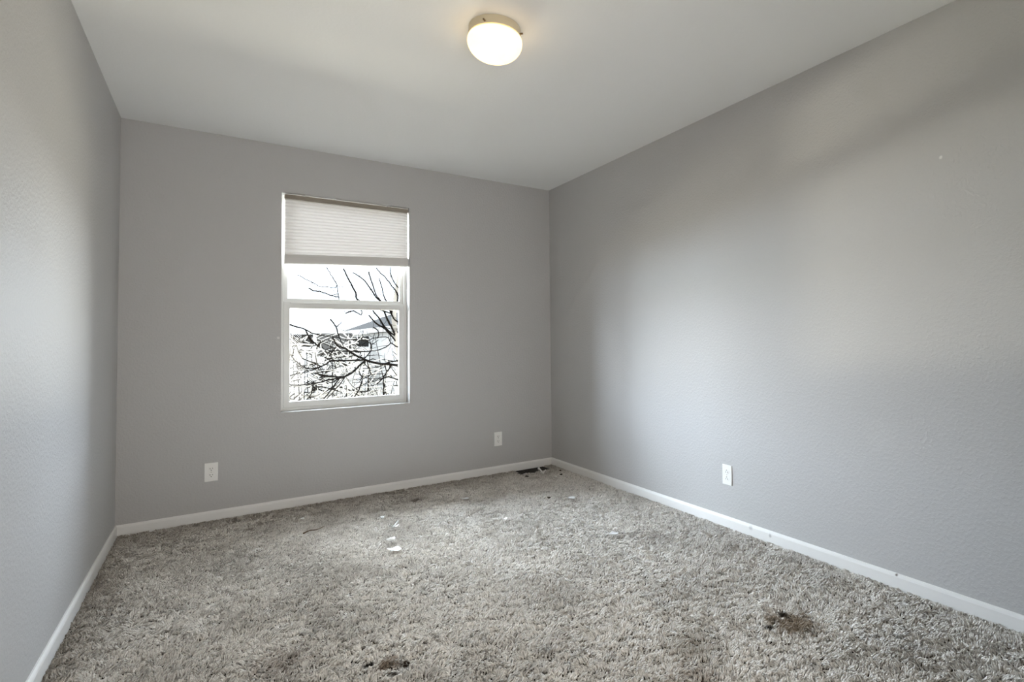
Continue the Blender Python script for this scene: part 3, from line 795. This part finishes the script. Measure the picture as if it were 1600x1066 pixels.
def twiglets(bm, pts, rad, count, ln, spread=0.8):
    """short side shoots along a limb"""
    for _ in range(count):
        i = random.randrange(len(pts) - 1); t = random.random()
        p = Vector(pts[i]) * (1 - t) + Vector(pts[i + 1]) * t
        d = (Vector(pts[i + 1]) - Vector(pts[i])).normalized()
        s = Vector((random.gauss(0, 1), random.gauss(0, 0.6), random.gauss(0.3, 0.8))).normalized()
        d = (d * random.choice((0.5, 0.8)) + s * spread).normalized()
        l_ = ln * random.uniform(0.5, 1.4)
        m_ = p + d * l_ * 0.5 + Vector((random.gauss(0, .02), random.gauss(0, .02), random.gauss(0, .02)))
        tube(bm, [p, m_, p + d * l_], [rad, rad * 0.8, rad * 0.5], 4, 2)

# near tree, trunk just right of the view; its dark limbs cross the lower pane
nt = tag(empty('bare_tree', (1.05, 7.1, -2.9)), 'bare tree whose dark limbs cross the lower pane nearest the glass', 'tree')
def tpart(root, name, bm, mat):
    o = link(name, bm, mat, smooth=True); o.parent = root
    o.matrix_parent_inverse = Matrix.Translation(-Vector(root.location)); return o
bm = bmesh.new(); tube(bm, [(1.05, 7.1, -2.95), (1.0, 7.08, -1.5), (1.03, 7.1, 0), (0.98, 7.1, 1.2), (1.10, 7.1, 2.8)], [0.15, 0.12, 0.10, 0.07, 0.035], 10, 5)
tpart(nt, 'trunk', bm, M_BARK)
JOIN = {'A': (1.02, 7.10, 0.40), 'E': (0.99, 7.10, 1.0), 'G': (1.02, 7.10, 0.75)}
for k in DARK:
    ch = CH[k]; pts = [c[:3] for c in ch]; rad = [c[3] for c in ch]
    if k in JOIN: pts = [JOIN[k]] + pts; rad = [rad[0] * 1.25] + rad
    if k == 'H': pts = pts + [CH['A'][6][:3]]; rad = rad + [0.006]
    if k == 'K': pts = pts + [CH['E'][4][:3]]; rad = rad + [0.005]
    if k == 'J': pts = [CH['G'][2][:3]] + pts; rad = [rad[0]] + rad
    bm = bmesh.new(); tube(bm, pts, rad, 6, 4, 0.003)
    if len(pts) > 4: twiglets(bm, pts, 0.005, 7, 0.28)
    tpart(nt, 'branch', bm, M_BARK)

# second tree: pale trunk at the right edge, twigs rising through the upper pane
pt = tag(empty('bare_tree', (0.95, 8.2, -2.9)), 'pale-barked bare tree rising at the right edge of the window view', 'tree')
TR = [(0.95, 8.2, -2.95), (0.93, 8.1, -0.5), (0.87, 8.0, 0.6), (0.75, 7.95, 1.2), (0.68, 7.9, 1.7), (0.75, 7.85, 2.4), (0.85, 7.8, 3.2)]
bm = bmesh.new(); tube(bm, TR, [0.13, 0.10, 0.08, 0.065, 0.05, 0.035, 0.015], 10, 5)
tpart(pt, 'trunk', bm, M_PALEBARK)
def near_trunk(p):
    best = min(((Vector(a) * (1 - t) + Vector(b) * t) for a, b in zip(TR, TR[1:]) for t in (0, .25, .5, .75)), key=lambda q: (q - Vector(p)).length + max(0, q.z - p[2] + 0.25) * 2)
    return tuple(best)
for k in PALE:
    ch = CH[k]; pts = [c[:3] for c in ch]; rad = [c[3] for c in ch]
    if k in ('U1', 'U2', 'U3', 'U4', 'U5', 'U6', 'L1', 'L1b', 'L1c', 'L1d'):
        pts = pts + [near_trunk(pts[-1])]; rad = rad + [0.013]
    elif k == 'U8': pts = pts + [CH['U7'][2][:3]]; rad = rad + [0.004]
    elif k == 'U7': pts = pts + [CH['L2'][0][:3]]; rad = rad + [0.005]
    elif k == 'L2': pts = pts + [CH['U1'][3][:3]]; rad = rad + [0.008]
    elif k == 'J3': pts = [near_trunk(pts[0])] + pts; rad = [0.012] + rad
    elif k == 'I2': pts = [CH['I'][2][:3]] + pts; rad = [0.008] + rad
    elif k == 'I': pts = pts + [CH['H'][3][:3]]; rad = rad + [0.006]
    bm = bmesh.new(); tube(bm, pts, rad, 6, 4, 0.004)
    if k[0] in 'UL': twiglets(bm, pts, 0.0045, 5, 0.35, 0.6)
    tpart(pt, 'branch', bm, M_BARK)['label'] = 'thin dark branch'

# brush and bramble between the yard and the houses: uncountable twigs
bm = bmesh.new()
rb = random.Random(5)
for _ in range(3000):
    y = rb.uniform(9.0, 12.4)
    x = -2.43 + (y + 4.2) * rb.uniform(-0.36, 0.36)
    fx = (x + 2.43) / (y + 4.2)
    if fx > 0.21 and rb.random() < 0.55: continue
    z = 1.085 + (y + 4.2) * (-0.115 + (0.125 if fx < 0.21 else 0.085) * rb.random() ** 1.25)
    p = Vector((x, y, z))
    d = Vector((rb.gauss(0, 0.9), rb.gauss(0, 0.5), rb.gauss(0.15, 0.5))).normalized()
    l_ = rb.uniform(0.12, 0.75)
    m_ = p + d * l_ * 0.5 + Vector((rb.gauss(0, .05), 0, rb.gauss(0, .05)))
    r_ = rb.uniform(0.006, 0.018)
    tube(bm, [p, m_, p + d * l_], [r_, r_ * 0.8, r_ * 0.5], 4, 2)
for _ in range(190):                                     # upright stems that carry the twigs
    y = rb.uniform(9.0, 12.4); x = -2.43 + (y + 4.2) * rb.uniform(-0.36, 0.37)
    top = 1.085 + (y + 4.2) * rb.uniform(-0.09, 0.02)
    a = rb.gauss(0, 0.25)
    tube(bm, [(x, y, -2.95), (x + a * 0.4, y, -1.2), (x + a, y + rb.gauss(0, .2), top)], [0.022, 0.017, 0.006], 5, 2)
br_ = link('brush', bm, M_BRUSHMIX); br_['kind'] = 'stuff'
tag(br_, 'tangled leafless brush below the far houses', 'brush')
